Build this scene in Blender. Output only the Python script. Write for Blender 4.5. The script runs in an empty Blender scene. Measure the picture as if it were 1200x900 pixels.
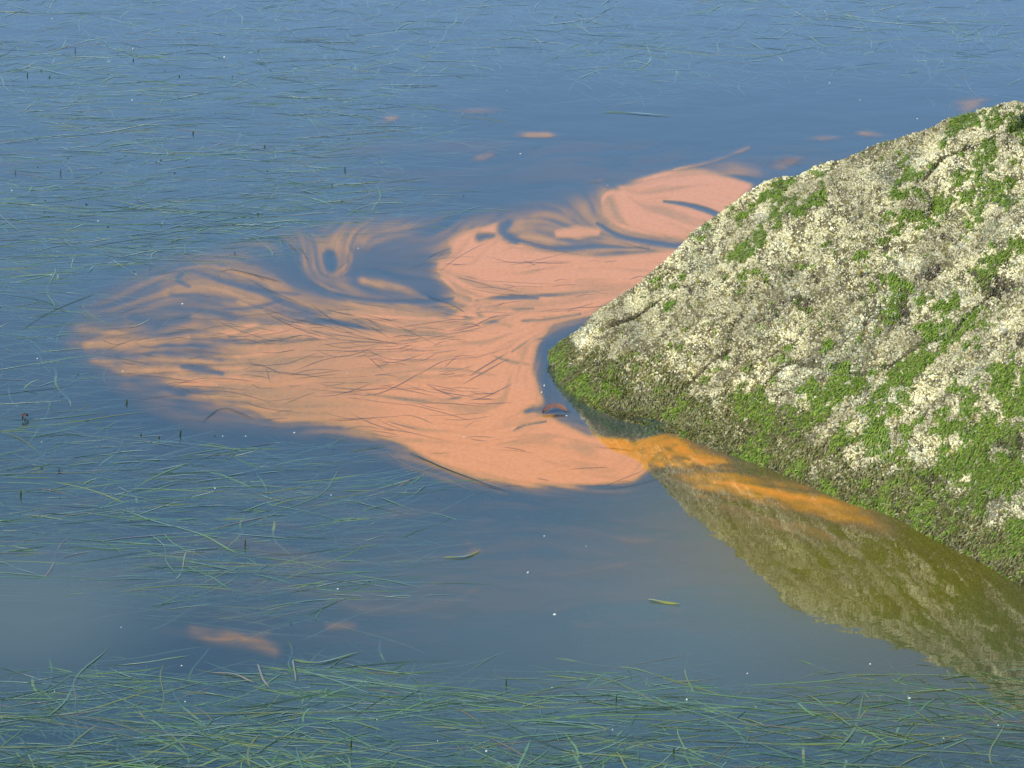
import bpy, math, random
import numpy as np
R = math.radians
rng = np.random.default_rng(7); random.seed(7)
scene = bpy.context.scene
C = scene.collection

# ------------------------------------------------------------------ camera
DIST, PITCH = 20.0, R(15.0)
cd = bpy.data.cameras.new('camera'); cam = bpy.data.objects.new('camera', cd); C.objects.link(cam)
CP = np.array([0.0, -DIST*math.cos(PITCH), DIST*math.sin(PITCH)])
cam.location = CP; cam.rotation_euler = (math.pi/2 - PITCH, 0, 0)
cd.sensor_width = 36; cd.lens = 180; cd.clip_start = 0.5; cd.clip_end = 4000
scene.camera = cam
# ------------------------------------------------------------------ light
SUN_EL, SUN_AZ = R(44), R(236)                      # azimuth clockwise from +Y: behind the camera, to the left
w = bpy.data.worlds.new('World'); scene.world = w; w.use_nodes = True
nt = w.node_tree; sky = nt.nodes.new('ShaderNodeTexSky'); sky.sky_type = 'NISHITA'; sky.sun_disc = False
sky.sun_elevation = SUN_EL; sky.sun_rotation = SUN_AZ; sky.air_density = 0.75; sky.dust_density = 0.0; sky.ozone_density = 3.5
bg = nt.nodes['Background']; bg.inputs[1].default_value = 0.128
nt.links.new(sky.outputs[0], bg.inputs[0])
sd = bpy.data.lights.new('sun', 'SUN'); sd.energy = 2.7; sd.angle = R(0.5); sd.color = (1.0, 0.95, 0.87)
so = bpy.data.objects.new('sun', sd); C.objects.link(so); so.rotation_euler = (math.pi/2 - SUN_EL, 0, math.pi - SUN_AZ)
scene.view_settings.view_transform = 'Standard'; scene.view_settings.look = 'None'
scene.view_settings.exposure = 0.56; scene.view_settings.gamma = 1.0
scene.cycles.max_bounces = 6; scene.cycles.transparent_max_bounces = 12
scene.cycles.caustics_reflective = False; scene.cycles.caustics_refractive = False

# ------------------------------------------------------------------ pixel (1200x900) -> place
FX = 1200*180/36.0
cp_, sp_ = math.cos(PITCH), math.sin(PITCH)
def ray(px, py):
    a = (np.asarray(px, float)-600)/FX; b = (450-np.asarray(py, float))/FX
    return np.stack([a, cp_ + b*sp_, -sp_ + b*cp_], -1)
def ground(px, py, z=0.0):
    d = ray(px, py); t = (z-CP[2])/d[..., 2]
    return CP + d*t[..., None]
def height_at(px, py, yg):                           # height of the point at depth yg that is seen at px, py
    d = ray(px, py); t = (yg-CP[1])/d[..., 1]
    return CP[2] + d[..., 2]*t

# ------------------------------------------------------------------ numpy noise
def vnoise(x, y, seed=0):
    r = np.random.default_rng(seed); g = r.random((256, 256))
    xi = np.floor(x).astype(int); yi = np.floor(y).astype(int); fx = x-xi; fy = y-yi
    fx = fx*fx*(3-2*fx); fy = fy*fy*(3-2*fy)
    a = g[xi & 255, yi & 255]; b = g[(xi+1) & 255, yi & 255]; c = g[xi & 255, (yi+1) & 255]; d = g[(xi+1) & 255, (yi+1) & 255]
    return (a*(1-fx)+b*fx)*(1-fy)+(c*(1-fx)+d*fx)*fy
def fbm(x, y, seed=0, o=4, g=0.5):
    s = 0; a = 1; t = 0
    for k in range(o):
        s = s + a*vnoise(x*2**k+17.3*k, y*2**k+9.1*k, seed+k); t += a; a *= g
    return s/t
def sm(a, b, x):
    t = np.clip((x-a)/(b-a), 0, 1); return t*t*(3-2*t)
def bil(A, px, py, s=1.0):
    x = np.clip(px/s, 0, A.shape[1]-1.001); y = np.clip(py/s, 0, A.shape[0]-1.001)
    xi = x.astype(int); yi = y.astype(int); fx = x-xi; fy = y-yi
    return (A[yi, xi]*(1-fx)+A[yi, xi+1]*fx)*(1-fy)+(A[yi+1, xi]*(1-fx)+A[yi+1, xi+1]*fx)*fy

# ------------------------------------------------------------------ mesh and node helpers
def mesh(name, verts, faces_tri=None, faces_quad=None, attrs=None, smooth=False):
    me = bpy.data.meshes.new(name)
    verts = np.asarray(verts, np.float32)
    nt_ = 0 if faces_tri is None else len(faces_tri); nq = 0 if faces_quad is None else len(faces_quad)
    me.vertices.add(len(verts)); me.vertices.foreach_set('co', verts.ravel())
    idx = []
    if nt_: idx.append(np.asarray(faces_tri).ravel())
    if nq: idx.append(np.asarray(faces_quad).ravel())
    idx = np.concatenate(idx).astype(np.int32)
    me.loops.add(len(idx)); me.loops.foreach_set('vertex_index', idx)
    st = np.concatenate([np.arange(nt_)*3, nt_*3+np.arange(nq)*4]).astype(np.int32)
    me.polygons.add(nt_+nq); me.polygons.foreach_set('loop_start', st)
    if smooth: me.polygons.foreach_set('use_smooth', np.ones(nt_+nq, bool))
    for k, v in (attrs or {}).items():
        v = np.asarray(v, np.float32)
        if v.ndim == 1:
            a = me.attributes.new(k, 'FLOAT', 'POINT'); a.data.foreach_set('value', v)
        else:
            a = me.attributes.new(k, 'FLOAT_VECTOR', 'POINT'); a.data.foreach_set('vector', v.ravel())
    me.update(calc_edges=True); me.validate()
    return me
def obj(name, me, mat=None, parent=None, label=None, cat=None, group=None, kind=None, loc=None):
    o = bpy.data.objects.new(name, me); C.objects.link(o)
    if mat and me and not me.materials: me.materials.append(mat)
    if parent: o.parent = parent
    if loc is not None: o.location = loc
    if label: o['label'] = label
    if cat: o['category'] = cat
    if group: o['group'] = group
    if kind: o['kind'] = kind
    return o
class N:
    def __init__(s, name):
        s.m = bpy.data.materials.new(name); s.m.use_nodes = True; s.t = s.m.node_tree; s.t.nodes.clear()
        s.out = s.t.nodes.new('ShaderNodeOutputMaterial')
    def n(s, typ, ins=None, **kw):
        nd = s.t.nodes.new(typ)
        for k, v in kw.items(): setattr(nd, k, v)
        for k, v in (ins or {}).items():
            if isinstance(v, bpy.types.NodeSocket): s.t.links.new(v, nd.inputs[k])
            else: nd.inputs[k].default_value = v
        return nd
    def attr(s, name, o='Fac'): return s.n('ShaderNodeAttribute', attribute_name=name).outputs[o]
    def mix(s, f, a, b): 
        nd = s.n('ShaderNodeMix', data_type='RGBA'); 
        for k, v in ((0, f), (6, a), (7, b)):
            if isinstance(v, bpy.types.NodeSocket): s.t.links.new(v, nd.inputs[k])
            else: nd.inputs[k].default_value = v if k == 0 else (*v, 1)
        return nd.outputs[2]
    def math(s, op, a, b=0.0, clamp=False):
        nd = s.n('ShaderNodeMath', operation=op, use_clamp=clamp)
        for k, v in ((0, a), (1, b)):
            if isinstance(v, bpy.types.NodeSocket): s.t.links.new(v, nd.inputs[k])
            else: nd.inputs[k].default_value = v
        return nd.outputs[0]
    def noise(s, scale, detail=3, vec=None, rough=.5):
        nd = s.n('ShaderNodeTexNoise', {'Scale': scale, 'Detail': detail, 'Roughness': rough})
        if vec is not None: s.t.links.new(vec, nd.inputs['Vector'])
        return nd.outputs[0]
    def coords(s, sc=(1, 1, 1)):
        g = s.n('ShaderNodeNewGeometry').outputs['Position']
        return s.n('ShaderNodeMapping', {'Vector': g, 'Scale': sc}).outputs[0]
    def mixs(s, f, a, b):
        nd = s.n('ShaderNodeMixShader'); 
        if isinstance(f, bpy.types.NodeSocket): s.t.links.new(f, nd.inputs[0])
        else: nd.inputs[0].default_value = f
        s.t.links.new(a, nd.inputs[1]); s.t.links.new(b, nd.inputs[2]); return nd.outputs[0]
    def done(s, surf): s.t.links.new(surf, s.out.inputs[0]); return s.m

IOR = 1.37
def ripple(m):                                        # the same faint ripple for the water and all that floats flush in it
    c = m.coords((1.0, 1.0, 1.0))
    a = m.noise(2.5, 2, c); b = m.noise(14.0, 2, c)
    h = m.math('ADD', m.math('MULTIPLY', a, 1.0), m.math('MULTIPLY', b, 0.12))
    return m.n('ShaderNodeBump', {'Height': h, 'Strength': 1.0, 'Distance': 0.0016}).outputs[0]
def wet(m, diffuse, normal=None, rough=0.02, ior=IOR):
    """water film: mirror reflection by Schlick's law about the (rippled) level surface"""
    if normal is None: normal = m.n('ShaderNodeCombineXYZ', {'Z': 1.0}).outputs[0]
    g = m.n('ShaderNodeBsdfGlossy', {'Roughness': rough, 'Color': (1, 1, 1, 1), 'Normal': normal}).outputs[0]
    inc = m.n('ShaderNodeNewGeometry').outputs['Incoming']
    cs = m.math('ABSOLUTE', m.n('ShaderNodeVectorMath', {0: inc, 1: normal}, operation='DOT_PRODUCT').outputs['Value'])
    f0 = ((ior-1)/(ior+1))**2
    fr = m.math('ADD', f0, m.math('MULTIPLY', 1-f0, m.math('POWER', m.math('SUBTRACT', 1.0, cs), 5.0)), True)
    return m.mixs(fr, diffuse, g)

# ------------------------------------------------------------------ water and seabed
m = N('water'); nrm = ripple(m)
big = m.noise(0.55, 3, m.coords((1, .35, 1)))
# brown-green turbid water; greyer where silt is stirred up (two shoals)
geo = m.n('ShaderNodeNewGeometry').outputs['Position']
def blob(px, py, rx, ry):
    c = ground(np.array(px), np.array(py))
    v = m.n('ShaderNodeMapping', {'Vector': geo, 'Location': (-c[0]/rx, -c[1]/ry, 0), 'Scale': (1/rx, 1/ry, 1)}).outputs[0]
    d = m.n('ShaderNodeVectorMath', {0: v}, operation='LENGTH').outputs['Value']
    return m.math('SUBTRACT', 1.0, m.n('ShaderNodeMapRange', {'Value': d, 'From Min': .1, 'From Max': 1.0}, interpolation_type='SMOOTHSTEP').outputs[0])
silt = m.math('ADD', blob(30, 715, .75, 1.25), m.math('MULTIPLY', blob(660, 720, 1.5, 2.2), .75), True)
silt = m.math('ADD', silt, m.math('MULTIPLY', blob(900, 720, .9, 1.9), .40), True)
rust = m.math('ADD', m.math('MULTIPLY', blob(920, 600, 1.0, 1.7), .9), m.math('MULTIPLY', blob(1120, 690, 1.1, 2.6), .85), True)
col = m.mix(m.math('MULTIPLY', big, .8), (.034, .100, .118), (.075, .155, .150))
col = m.mix(m.math('MULTIPLY', silt, .9), col, (.14, .19, .14))
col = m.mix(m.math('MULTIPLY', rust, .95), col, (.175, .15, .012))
fac = m.math('ADD', .38, m.math('MULTIPLY', m.math('ADD', silt, rust), .28), True)
veil = m.n('ShaderNodeBsdfDiffuse', {'Color': col}).outputs[0]
under = m.mixs(fac, m.n('ShaderNodeBsdfTransparent', {'Color': (.88, .93, .88, 1)}).outputs[0], veil)
WATER = m.done(wet(m, under, nrm))
S = 600.0
obj('water', mesh('water', [(-S, -S, 0), (S, -S, 0), (S, S, 0), (-S, S, 0)], faces_quad=[(0, 1, 2, 3)]), WATER, kind='structure', label='calm blue grey sea water reflecting the sky')
m = N('seabed')
c1 = m.noise(1.2, 4, m.coords())
SEABED = m.done(m.n('ShaderNodeBsdfDiffuse', {'Color': m.mix(c1, (.015, .022, .012), (.05, .05, .028))}).outputs[0])
obj('seabed', mesh('seabed', [(-S, -S, -.7), (S, -S, -.7), (S, S, -.7), (-S, S, -.7)], faces_quad=[(0, 1, 2, 3)]), SEABED, kind='structure', label='dark muddy sea floor under shallow water')

# ------------------------------------------------------------------ the rock
def interp(tab, x): t = np.array(tab, float); return np.interp(x, t[:, 0], t[:, 1])
WL = [(520, 425), (645, 425), (655, 448), (680, 470), (720, 490), (760, 500), (800, 513), (860, 533), (900, 548), (950, 570), (1000, 590), (1050, 606), (1100, 634), (1150, 658), (1200, 688), (1300, 745), (1500, 830), (1700, 880)]
SIL = [(645, 414), (660, 398), (680, 384), (700, 367), (720, 350), (760, 319), (800, 286), (840, 254), (880, 224), (905, 211), (960, 193), (1000, 180), (1050, 160), (1100, 140), (1150, 127), (1200, 117), (1300, 98), (1500, 70), (1700, 60)]
BASE = [(520, 425), (645, 424), (700, 432), (760, 438), (900, 442), (1050, 450), (1120, 451), (1200, 444), (1700, 450)]
NU, NV = 760, 620
u = np.concatenate([np.linspace(525, 645, 20, endpoint=False), np.linspace(645, 1230, NU-100, endpoint=False), np.linspace(1230, 1950, 130)])
NU = len(u)
t = np.concatenate([np.linspace(-.85, 0, 60, endpoint=False), np.linspace(0, 1, NV-160, endpoint=False), np.linspace(1, 2.2, 100)])
U, T = np.meshgrid(u, t, indexing='ij')
wl = interp(WL, u); sil = interp(SIL, u); base = interp(BASE, u)
Wp = ground(u, wl); Cp = ground(u, base)
hh = height_at(u, np.maximum(sil, 0), Cp[:, 1]); neg = np.clip((645-u)/120, 0, 1)
hh = np.where(u < 645, -.75*neg**.7, np.maximum(hh, 0)); z0 = np.where(u < 645, -.75*neg**.7, 0)
dep = np.maximum(Cp[:, 1]-Wp[:, 1], .10)
X = Wp[:, 0][:, None]*(1-np.clip(T, 0, 1)) + Cp[:, 0][:, None]*np.clip(T, 0, 1)
Y = np.where(T < 0, Wp[:, 1][:, None] + T*1.6, np.where(T < 1, Wp[:, 1][:, None]+(Cp[:, 1]-Wp[:, 1])[:, None]*np.clip(T, 0, 1), Cp[:, 1][:, None]+(T-1)*np.maximum(hh, .3)[:, None]*1.1))
tt = np.clip(T, 0, 1)
bulge = .16*np.sin(np.pi*tt)*sm(700, 900, U)*(.6+.8*vnoise(U/170, T*2.3, 31))
prof = tt + .10*np.sin(np.pi*tt)
Z = np.where(T < 0, z0[:, None] + T*1.15, z0[:, None] + (hh-z0)[:, None]*prof)
Z = Z + np.where(T < 1, bulge*hh[:, None]*.6, 0)
over = np.clip(T-1, 0, None)
Z = np.where(T > 1, hh[:, None] - (over*over*.9+over*.25)*np.maximum(hh, .25)[:, None]*1.9, Z)
# broken relief: lumps, ledges, crevices
amp = sm(0, .10, T)*.9+.1; keep = 1-.75*np.exp(-((T-1)/.05)**2)
ax, ay = X*1.0, Y*.62+Z*.8
lump = (fbm(ax*2.6+5, ay*2.6, 3, 3)-.5)*.20
mid = (fbm(ax*9, ay*9+3, 8, 3)-.5)*.042
fine = (fbm(ax*34, ay*34, 13, 3)-.5)*.013
rid = 1-np.abs(2*fbm(ax*2.3+1.7+ay*.5, ay*4.2-ax*1.2, 21, 3)-1)
crev = -.03*sm(.90, .995, rid)*sm(.1, .3, T)*sm(.5, .62, fbm(ax*1.7+9, ay*2.5, 55, 2))
D = (lump*keep+crev*keep)*amp + mid*(.35+.65*amp) + fine
Z = Z + D*np.where(U < 700, .35+.65*sm(645, 700, U), 1)
Y = Y - D*.5*(T < 1)
def pxof(x, y, z):
    dx = x-CP[0]; dy = y-CP[1]; dz = z-CP[2]
    f = dy*cp_-dz*sp_; up = dy*sp_+dz*cp_
    return 600+FX*dx/f, 450-FX*up/f
PX, PY = pxof(X, Y, Z)
# masks of what grows where, and of painted crevice shade (image-independent once computed: they live on the mesh)
# downslope runs to the lower left: streaky coordinates
s1 = (PX*.80-PY*.60); s2 = (PX*.60+PY*.80)
nz = fbm(s2/34, s1/85, 41, 4, .6); nz2 = fbm(PX/14, PY/12, 47, 3, .6)
G = np.zeros_like(PX)
def spot(cx, cy, a, b, ang, k):
    ca, sa = math.cos(R(ang)), math.sin(R(ang)); dx = PX-cx; dy = -(PY-cy)
    p = (dx*ca+dy*sa)/a; q = (-dx*sa+dy*ca)/b
    return k*np.exp(-(p*p+q*q))
for a in [(930, 208, 42, 13, 28, 1.0), (960, 235, 36, 12, 30, .8), (905, 222, 25, 9, 35, .8), (885, 285, 20, 12, 50, .8), (945, 262, 22, 10, 45, .8), (1035, 183, 26, 8, 30, .7), (1060, 218, 30, 15, 60, .85),
          (1095, 265, 38, 12, 62, .6), (1115, 155, 30, 9, 25, .9), (1155, 235, 28, 20, 50, .9), (1150, 190, 28, 12, 50, .6), (1185, 140, 22, 9, 20, .7), (1185, 235, 18, 12, 20, .8), (785, 360, 16, 5, 55, .9), (1075, 205, 20, 8, 30, .6),
          (765, 358, 7, 4, 60, .8), (655, 415, 20, 13, 30, .55), (660, 440, 14, 9, 0, .45), (885, 380, 12, 6, 0, .8), (935, 350, 6, 9, 80, .8), (835, 440, 26, 9, 70, .6), (970, 405, 20, 7, 75, .7), (985, 445, 40, 16, 40, .6),
          (1050, 345, 16, 34, 0, .6), (1095, 375, 34, 26, 20, .7), (1145, 380, 28, 20, 20, .7), (1120, 430, 50, 25, 40, .5), (1060, 470, 44, 26, 40, .8), (1035, 510, 50, 26, 20, .8), (1130, 505, 30, 16, 10, .8), (945, 550, 16, 12, 0, .9),
          (975, 570, 14, 7, 0, .8), (1160, 560, 40, 26, 20, .5), (1190, 470, 22, 30, 0, .6), (1195, 620, 18, 14, 0, .7), (890, 470, 40, 22, 35, .45), (1010, 300, 18, 12, 60, .4)]:
    G = np.maximum(G, spot(*a))
low = sm(120, 10, (np.interp(PX, *np.array(WL, float).T)-PY))           # the band above the waterline
green = np.clip(G*.95 + (nz-.50)*2.4 + (nz2-.5)*2.3 - .22 + .33*sm(380, 520, PY)*sm(760, 900, PX) + .10*sm(900, 1100, PX), 0, 1)
nz3 = fbm(PX/5, PY/6, 49, 3, .7)
green = sm(.15, .55, green+(nz3-.5)*.9)
olive = np.clip(sm(.15, .95, low+(nz-.5)*2.2+(nz2-.5)*1.6+(nz3-.5)*.8+.22*sm(420, 560, PY)+.25*sm(700, 655, PX)), 0, 1)
Bn = np.zeros_like(PX)  # brown weed patches, plus dark shade under the overhanging ledge painted in
for a in [(1165, 335, 24, 15, 20, 1), (1095, 318, 14, 11, 20, 1), (1060, 362, 12, 20, 0, .9), (935, 352, 20, 6, 5, .8), (890, 375, 16, 5, 0, .9), (1190, 520, 20, 14, 10, .9), (1140, 320, 10, 6, 0, .8), (700, 425, 14, 5, 0, .8), (895, 455, 14, 6, 0, .6), (740, 388, 5, 4, 0, .7),
          (1010, 322, 18, 5, 10, .8), (1060, 450, 12, 8, 0, .5), (1100, 560, 20, 8, 0, .5), (1195, 400, 12, 16, 0, .6)]:
    Bn = np.maximum(Bn, spot(*a))
brown = sm(.38, .62, Bn+(nz2-.5)*1.1+(fbm(PX/30, PY/20, 77, 3)-.5)*.9)
tone = sm(.25, .75, fbm(s2/26, s1/60, 71, 4, .6)); grey = sm(.5, .62, fbm(s1/60, s2/40, 61, 4, .6))
P_ = np.zeros_like(PX)
for a in [(945, 192, 30, 8, 25, .8), (893, 250, 26, 12, 40, .9), (1128, 283, 22, 7, 20, 1), (1185, 262, 16, 9, 20, .7), (1150, 250, 14, 8, 30, .6), (950, 462, 16, 12, 20, .9), (922, 436, 20, 9, 10, .8), (1120, 392, 22, 8, 25, .7), (884, 366, 10, 6, 0, .8), (1172, 385, 16, 9, 20, .9),
          (1120, 485, 18, 12, 40, .7), (1085, 590, 24, 8, 50, .8), (1140, 552, 22, 7, 40, .9), (1165, 600, 28, 9, 40, .9), (1010, 548, 10, 5, 0, .7), (983, 540, 8, 4, 0, .7), (1060, 300, 26, 10, 30, .6), (735, 475, 18, 8, -20, .6), (810, 500, 16, 5, -20, .5), (1180, 170, 20, 10, 20, .5), (985, 350, 30, 10, 20, .5)]:
    P_ = np.maximum(P_, spot(*a))
pale = sm(.35, .75, P_+(nz2-.5)*1.3+(nz3-.5)*.5)*(1-.6*green)
brown = brown*(.35+.65*sm(.3, .6, nz3))
Z = Z - brown*.018*(T > 0)*keep
Z = Z - 2.6*sm(1560, 1930, U)**1.5
V = np.stack([X, Y, Z], -1)
ii = np.arange(NU*len(t)).reshape(NU, len(t))
Q = np.stack([ii[:-1, :-1], ii[1:, :-1], ii[1:, 1:], ii[:-1, 1:]], -1).reshape(-1, 4)
fl = lambda a: np.broadcast_to(a, PX.shape).ravel()
m = N('rock_surface')
co = m.coords()
v1 = m.n('ShaderNodeTexVoronoi', {'Vector': co, 'Scale': 95.0}).outputs['Distance']
n1 = m.noise(40, 5, co, .7); n2 = m.noise(6, 4, co)
c = m.mix(m.n('ShaderNodeMapRange', {'Value': n1, 'From Min': .35, 'From Max': .65}).outputs[0], (.05, .042, .02), (.26, .23, .12))
c = m.mix(m.math('MULTIPLY', m.attr('olive'), .8), c, m.mix(n1, (.07, .07, .015), (.26, .25, .07)))
c = m.mix(m.math('MULTIPLY', m.attr('green'), .8), c, m.mix(n1, (.04, .09, .012), (.12, .24, .03)))
c = m.mix(m.math('MULTIPLY', m.attr('brown'), .9), c, m.mix(n1, (.05, .038, .022), (.17, .13, .08)))
c = m.mix(m.math('MULTIPLY', m.attr('pale'), .6), c, m.mix(n1, (.30, .29, .22), (.72, .70, .60)))
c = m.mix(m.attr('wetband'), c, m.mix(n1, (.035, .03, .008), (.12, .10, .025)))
c = m.mix(m.attr('depth_shade'), c, (.028, .034, .019))  # darkens with depth: dimming of light under water put into the rock colour
bmp = m.n('ShaderNodeBump', {'Height': m.math('ADD', m.math('MULTIPLY', v1, .5), n1), 'Strength': .9, 'Distance': .012}).outputs[0]
ROCK = m.done(m.n('ShaderNodeBsdfPrincipled', {'Base Color': c, 'Roughness': .85, 'Normal': bmp, 'Specular IOR Level': .25}).outputs[0])
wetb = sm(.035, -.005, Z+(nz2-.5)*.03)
rock = obj('rock', mesh('rock', V.reshape(-1, 3), faces_quad=Q, smooth=True, attrs=dict(green=fl(green), olive=fl(olive), brown=fl(brown), wetband=fl(wetb), pale=fl(pale), depth_shade=fl(sm(-.06, -.30, Z+(nz2-.5)*.08)))), ROCK,
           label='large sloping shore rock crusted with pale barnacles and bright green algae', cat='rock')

# normals on the grid
du = np.gradient(V, axis=0); dv = np.gradient(V, axis=1)
Nn = np.cross(du, dv); Nn /= np.maximum(np.linalg.norm(Nn, axis=-1, keepdims=True), 1e-9)
Nn *= np.sign(Nn[..., 2:3]+1e-6)
area = np.linalg.norm(np.cross(du, dv), axis=-1)
def sample(n, wgt, r):
    wgt = (area*wgt)[:-1, :-1].ravel(); cdf = np.cumsum(wgt); k = np.searchsorted(cdf, r.random(n)*cdf[-1])
    i, j = np.divmod(k, wgt.size//(PX.shape[0]-1)); fx = r.random(n); fy = r.random(n)
    def L(A):
        if A.ndim == 3: a, b = fx[:, None], fy[:, None]
        else: a, b = fx, fy
        return (A[i, j]*(1-a)+A[i+1, j]*a)*(1-b)+(A[i, j+1]*(1-a)+A[i+1, j+1]*a)*b
    return L
inview = ((U < 1330) & (U > 640) & (T < 1.12)).astype(float)*(Z > -.03)

def frame(n):
    a = np.where(np.abs(n[:, 2:3]) < .9, np.array([[0, 0, 1.]]), np.array([[1., 0, 0]]))
    t1 = np.cross(a, n); t1 /= np.linalg.norm(t1, axis=1, keepdims=True); return t1, np.cross(n, t1)
def barnacles(n, wgt, rmin, rmax, r, K=6, name='barnacle_crust'):
    L = sample(n, wgt, r); P = L(V); nn = L(Nn); nn += r.normal(0, .30, nn.shape); nn /= np.linalg.norm(nn, axis=1, keepdims=True)
    t1, t2 = frame(nn); rad = rmin+(rmax-rmin)*r.random(n)**2; h = rad*(.7+.7*r.random(n))
    ph = r.random(n)*6.28; V_ = []
    ang = ph[:, None]+np.arange(K)/K*2*np.pi
    jag = 1+.18*r.normal(0, 1, (n, K)).clip(-1.5, 1.5)
    ring = lambda rr, hh_: P[:, None]+(t1[:, None]*np.cos(ang)[..., None]+t2[:, None]*np.sin(ang)[..., None])*(rr)[..., None]+nn[:, None]*hh_[..., None]
    base_ = ring(rad[:, None]*jag, np.full((n, K), -.0015)); top = ring(rad[:, None]*.5*jag, (h[:, None]*(1+.12*r.normal(0, 1, (n, K)))))
    ctr = (P+nn*(h*.35)[:, None])[:, None]
    VV = np.concatenate([base_, top, ctr], 1); m_ = 2*K+1; o = np.arange(n)[:, None]*m_
    q = []; tr = []
    for k in range(K):
        k2 = (k+1) % K
        q.append(np.stack([o[:, 0]+k, o[:, 0]+k2, o[:, 0]+K+k2, o[:, 0]+K+k], -1)); tr.append(np.stack([o[:, 0]+K+k, o[:, 0]+K+k2, o[:, 0]+2*K], -1))
    g = L(green); ol = L(olive); gy = L(grey); wt = L(wetb); x = r.random(n)[:, None]
    cream = np.array([.60, .55, .27]); white = np.array([.76, .72, .50]); tan = np.array([.33, .28, .08]); gr = np.array([.36, .37, .24])
    colr = cream*(1-x)+white*x
    colr = np.where(r.random((n, 1)) < .24, tan, colr); colr = np.where((r.random(n) < gy*.5)[:, None], gr*(.8+.5*x), colr)
    colr = colr*(1+.35*L(pale)[:, None])*(.72+.68*L(tone)[:, None]); colr = colr*(1-.50*ol[:, None]*(r.random((n, 1)) < .85)) + ol[:, None]*np.array([.02, .03, 0])
    colr = colr*(1-.25*g[:, None]); colr = colr*(1-.75*wt[:, None])
    colr = colr*(.55+.6*r.random((n, 1)))
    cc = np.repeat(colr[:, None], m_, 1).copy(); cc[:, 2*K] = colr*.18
    return VV.reshape(-1, 3), np.concatenate(tr), np.concatenate(q), cc.reshape(-1, 3)
m = N('barnacle_shell')
BARN = m.done(m.n('ShaderNodeBsdfPrincipled', {'Base Color': m.attr('tint', 'Color'), 'Roughness': .75, 'Specular IOR Level': .3}).outputs[0])
cover = inview*(1-.66*brown)*(1-.62*green)*(1-.45*olive)*(.25+1.1*sm(.35, .62, fbm(PX/7, PY/7, 91, 3)))
VV, tr, q, cc = barnacles(175000, cover, .0022, .0051, np.random.default_rng(5), K=5)
o_ = obj('barnacle_crust', mesh('barnacle_crust', VV, tr, q, dict(tint=cc)), BARN, rock); o_['kind'] = 'stuff'
# the hundred largest barnacles are parts of their own
rb = np.random.default_rng(9)
VV, tr, q, cc = barnacles(90, inview*(1-brown)*(1-.5*green)*(T > .03), .006, .012, rb, K=9)
m9 = 19
for k in range(90):
    loc = VV[k*m9+2*9]; vv = VV[k*m9:(k+1)*m9]
    tt_ = [tuple(int(v_-k*m9) for v_ in tr[j*90+k]) for j in range(9)]; qq_ = [tuple(int(v_-k*m9) for v_ in q[j*90+k]) for j in range(9)]
    obj('barnacle', mesh('barnacle', vv-loc, tt_, qq_, dict(tint=np.clip(cc[k*m9:(k+1)*m9]*1.05, 0, .72))), BARN, rock, loc=loc)

# strands: thin blades draped down the slope
def strands(n, wgt, lmin, lmax, wid, cols, r, lift=.5):
    L = sample(n, wgt, r); P = L(V); nn = L(Nn)
    dn = np.array([[0, 0, -1.]])-nn*(-nn[:, 2:3]); dn += r.normal(0, .35, dn.shape)*np.linalg.norm(dn, axis=1, keepdims=True); dn /= np.maximum(np.linalg.norm(dn, axis=1, keepdims=True), 1e-6)
    sd_ = np.cross(dn, nn); sd_ /= np.maximum(np.linalg.norm(sd_, axis=1, keepdims=True), 1e-6)
    ln = (lmin+(lmax-lmin)*r.random(n)**1.5)[:, None]; lf = (r.random(n)*lift)[:, None]; ww = (wid*(.6+.8*r.random(n)))[:, None]
    rows = []
    for s, hgt, wf in ((0, .0, .8), (.35, .55, 1), (.7, .55, .8), (1, .15, .15)):
        c_ = P+dn*ln*s+nn*(ln*lf*hgt+.003)
        rows += [c_-sd_*ww*wf, c_+sd_*ww*wf]
    VV = np.stack(rows, 1); o = np.arange(n)*8; q = [np.stack([o+2*k, o+2*k+1, o+2*k+3, o+2*k+2], -1) for k in range(3)]
    cols = np.array(cols); ci = cols[r.integers(0, len(cols), n)]*(.65+.7*r.random((n, 1)))
    patch = L(nz2)[:, None]; ci = ci*(.75+.5*patch)
    return VV.reshape(-1, 3), np.concatenate(q), np.repeat(ci[:, None], 8, 1).reshape(-1, 3)
m = N('algae')
d1 = m.n('ShaderNodeBsdfPrincipled', {'Base Color': m.attr('tint', 'Color'), 'Roughness': .5, 'Specular IOR Level': .4}).outputs[0]
d2 = m.n('ShaderNodeBsdfTranslucent', {'Color': m.attr('tint', 'Color')}).outputs[0]
ALG = m.done(m.mixs(.25, d1, d2))
VV, q, cc = strands(74000, inview*green*(T < 1.05), .007, .022, .0014, [(.19, .33, .02), (.26, .40, .028), (.34, .44, .06), (.10, .21, .02), (.24, .30, .045)], np.random.default_rng(11))
obj('green_algae', mesh('green_algae', VV, None, q, dict(tint=cc)), ALG, rock, kind='stuff')
VV, q, cc = strands(42000, inview*olive*(1-.6*green)*(Z > -.02), .006, .020, .0020, [(.20, .21, .04), (.28, .27, .07), (.13, .18, .03), (.22, .17, .05), (.40, .37, .18), (.08, .08, .03)], np.random.default_rng(12))
obj('olive_turf', mesh('olive_turf', VV, None, q, dict(tint=cc)), ALG, rock, kind='stuff')
VV, q, cc = strands(3500, inview*brown*(T < 1), .008, .024, .0018, [(.18, .13, .08), (.12, .09, .06), (.24, .19, .12), (.10, .12, .05), (.16, .14, .08)], np.random.default_rng(13), .8)
obj('brown_seaweed', mesh('brown_seaweed', VV, None, q, dict(tint=cc)), ALG, rock, kind='stuff')

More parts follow.
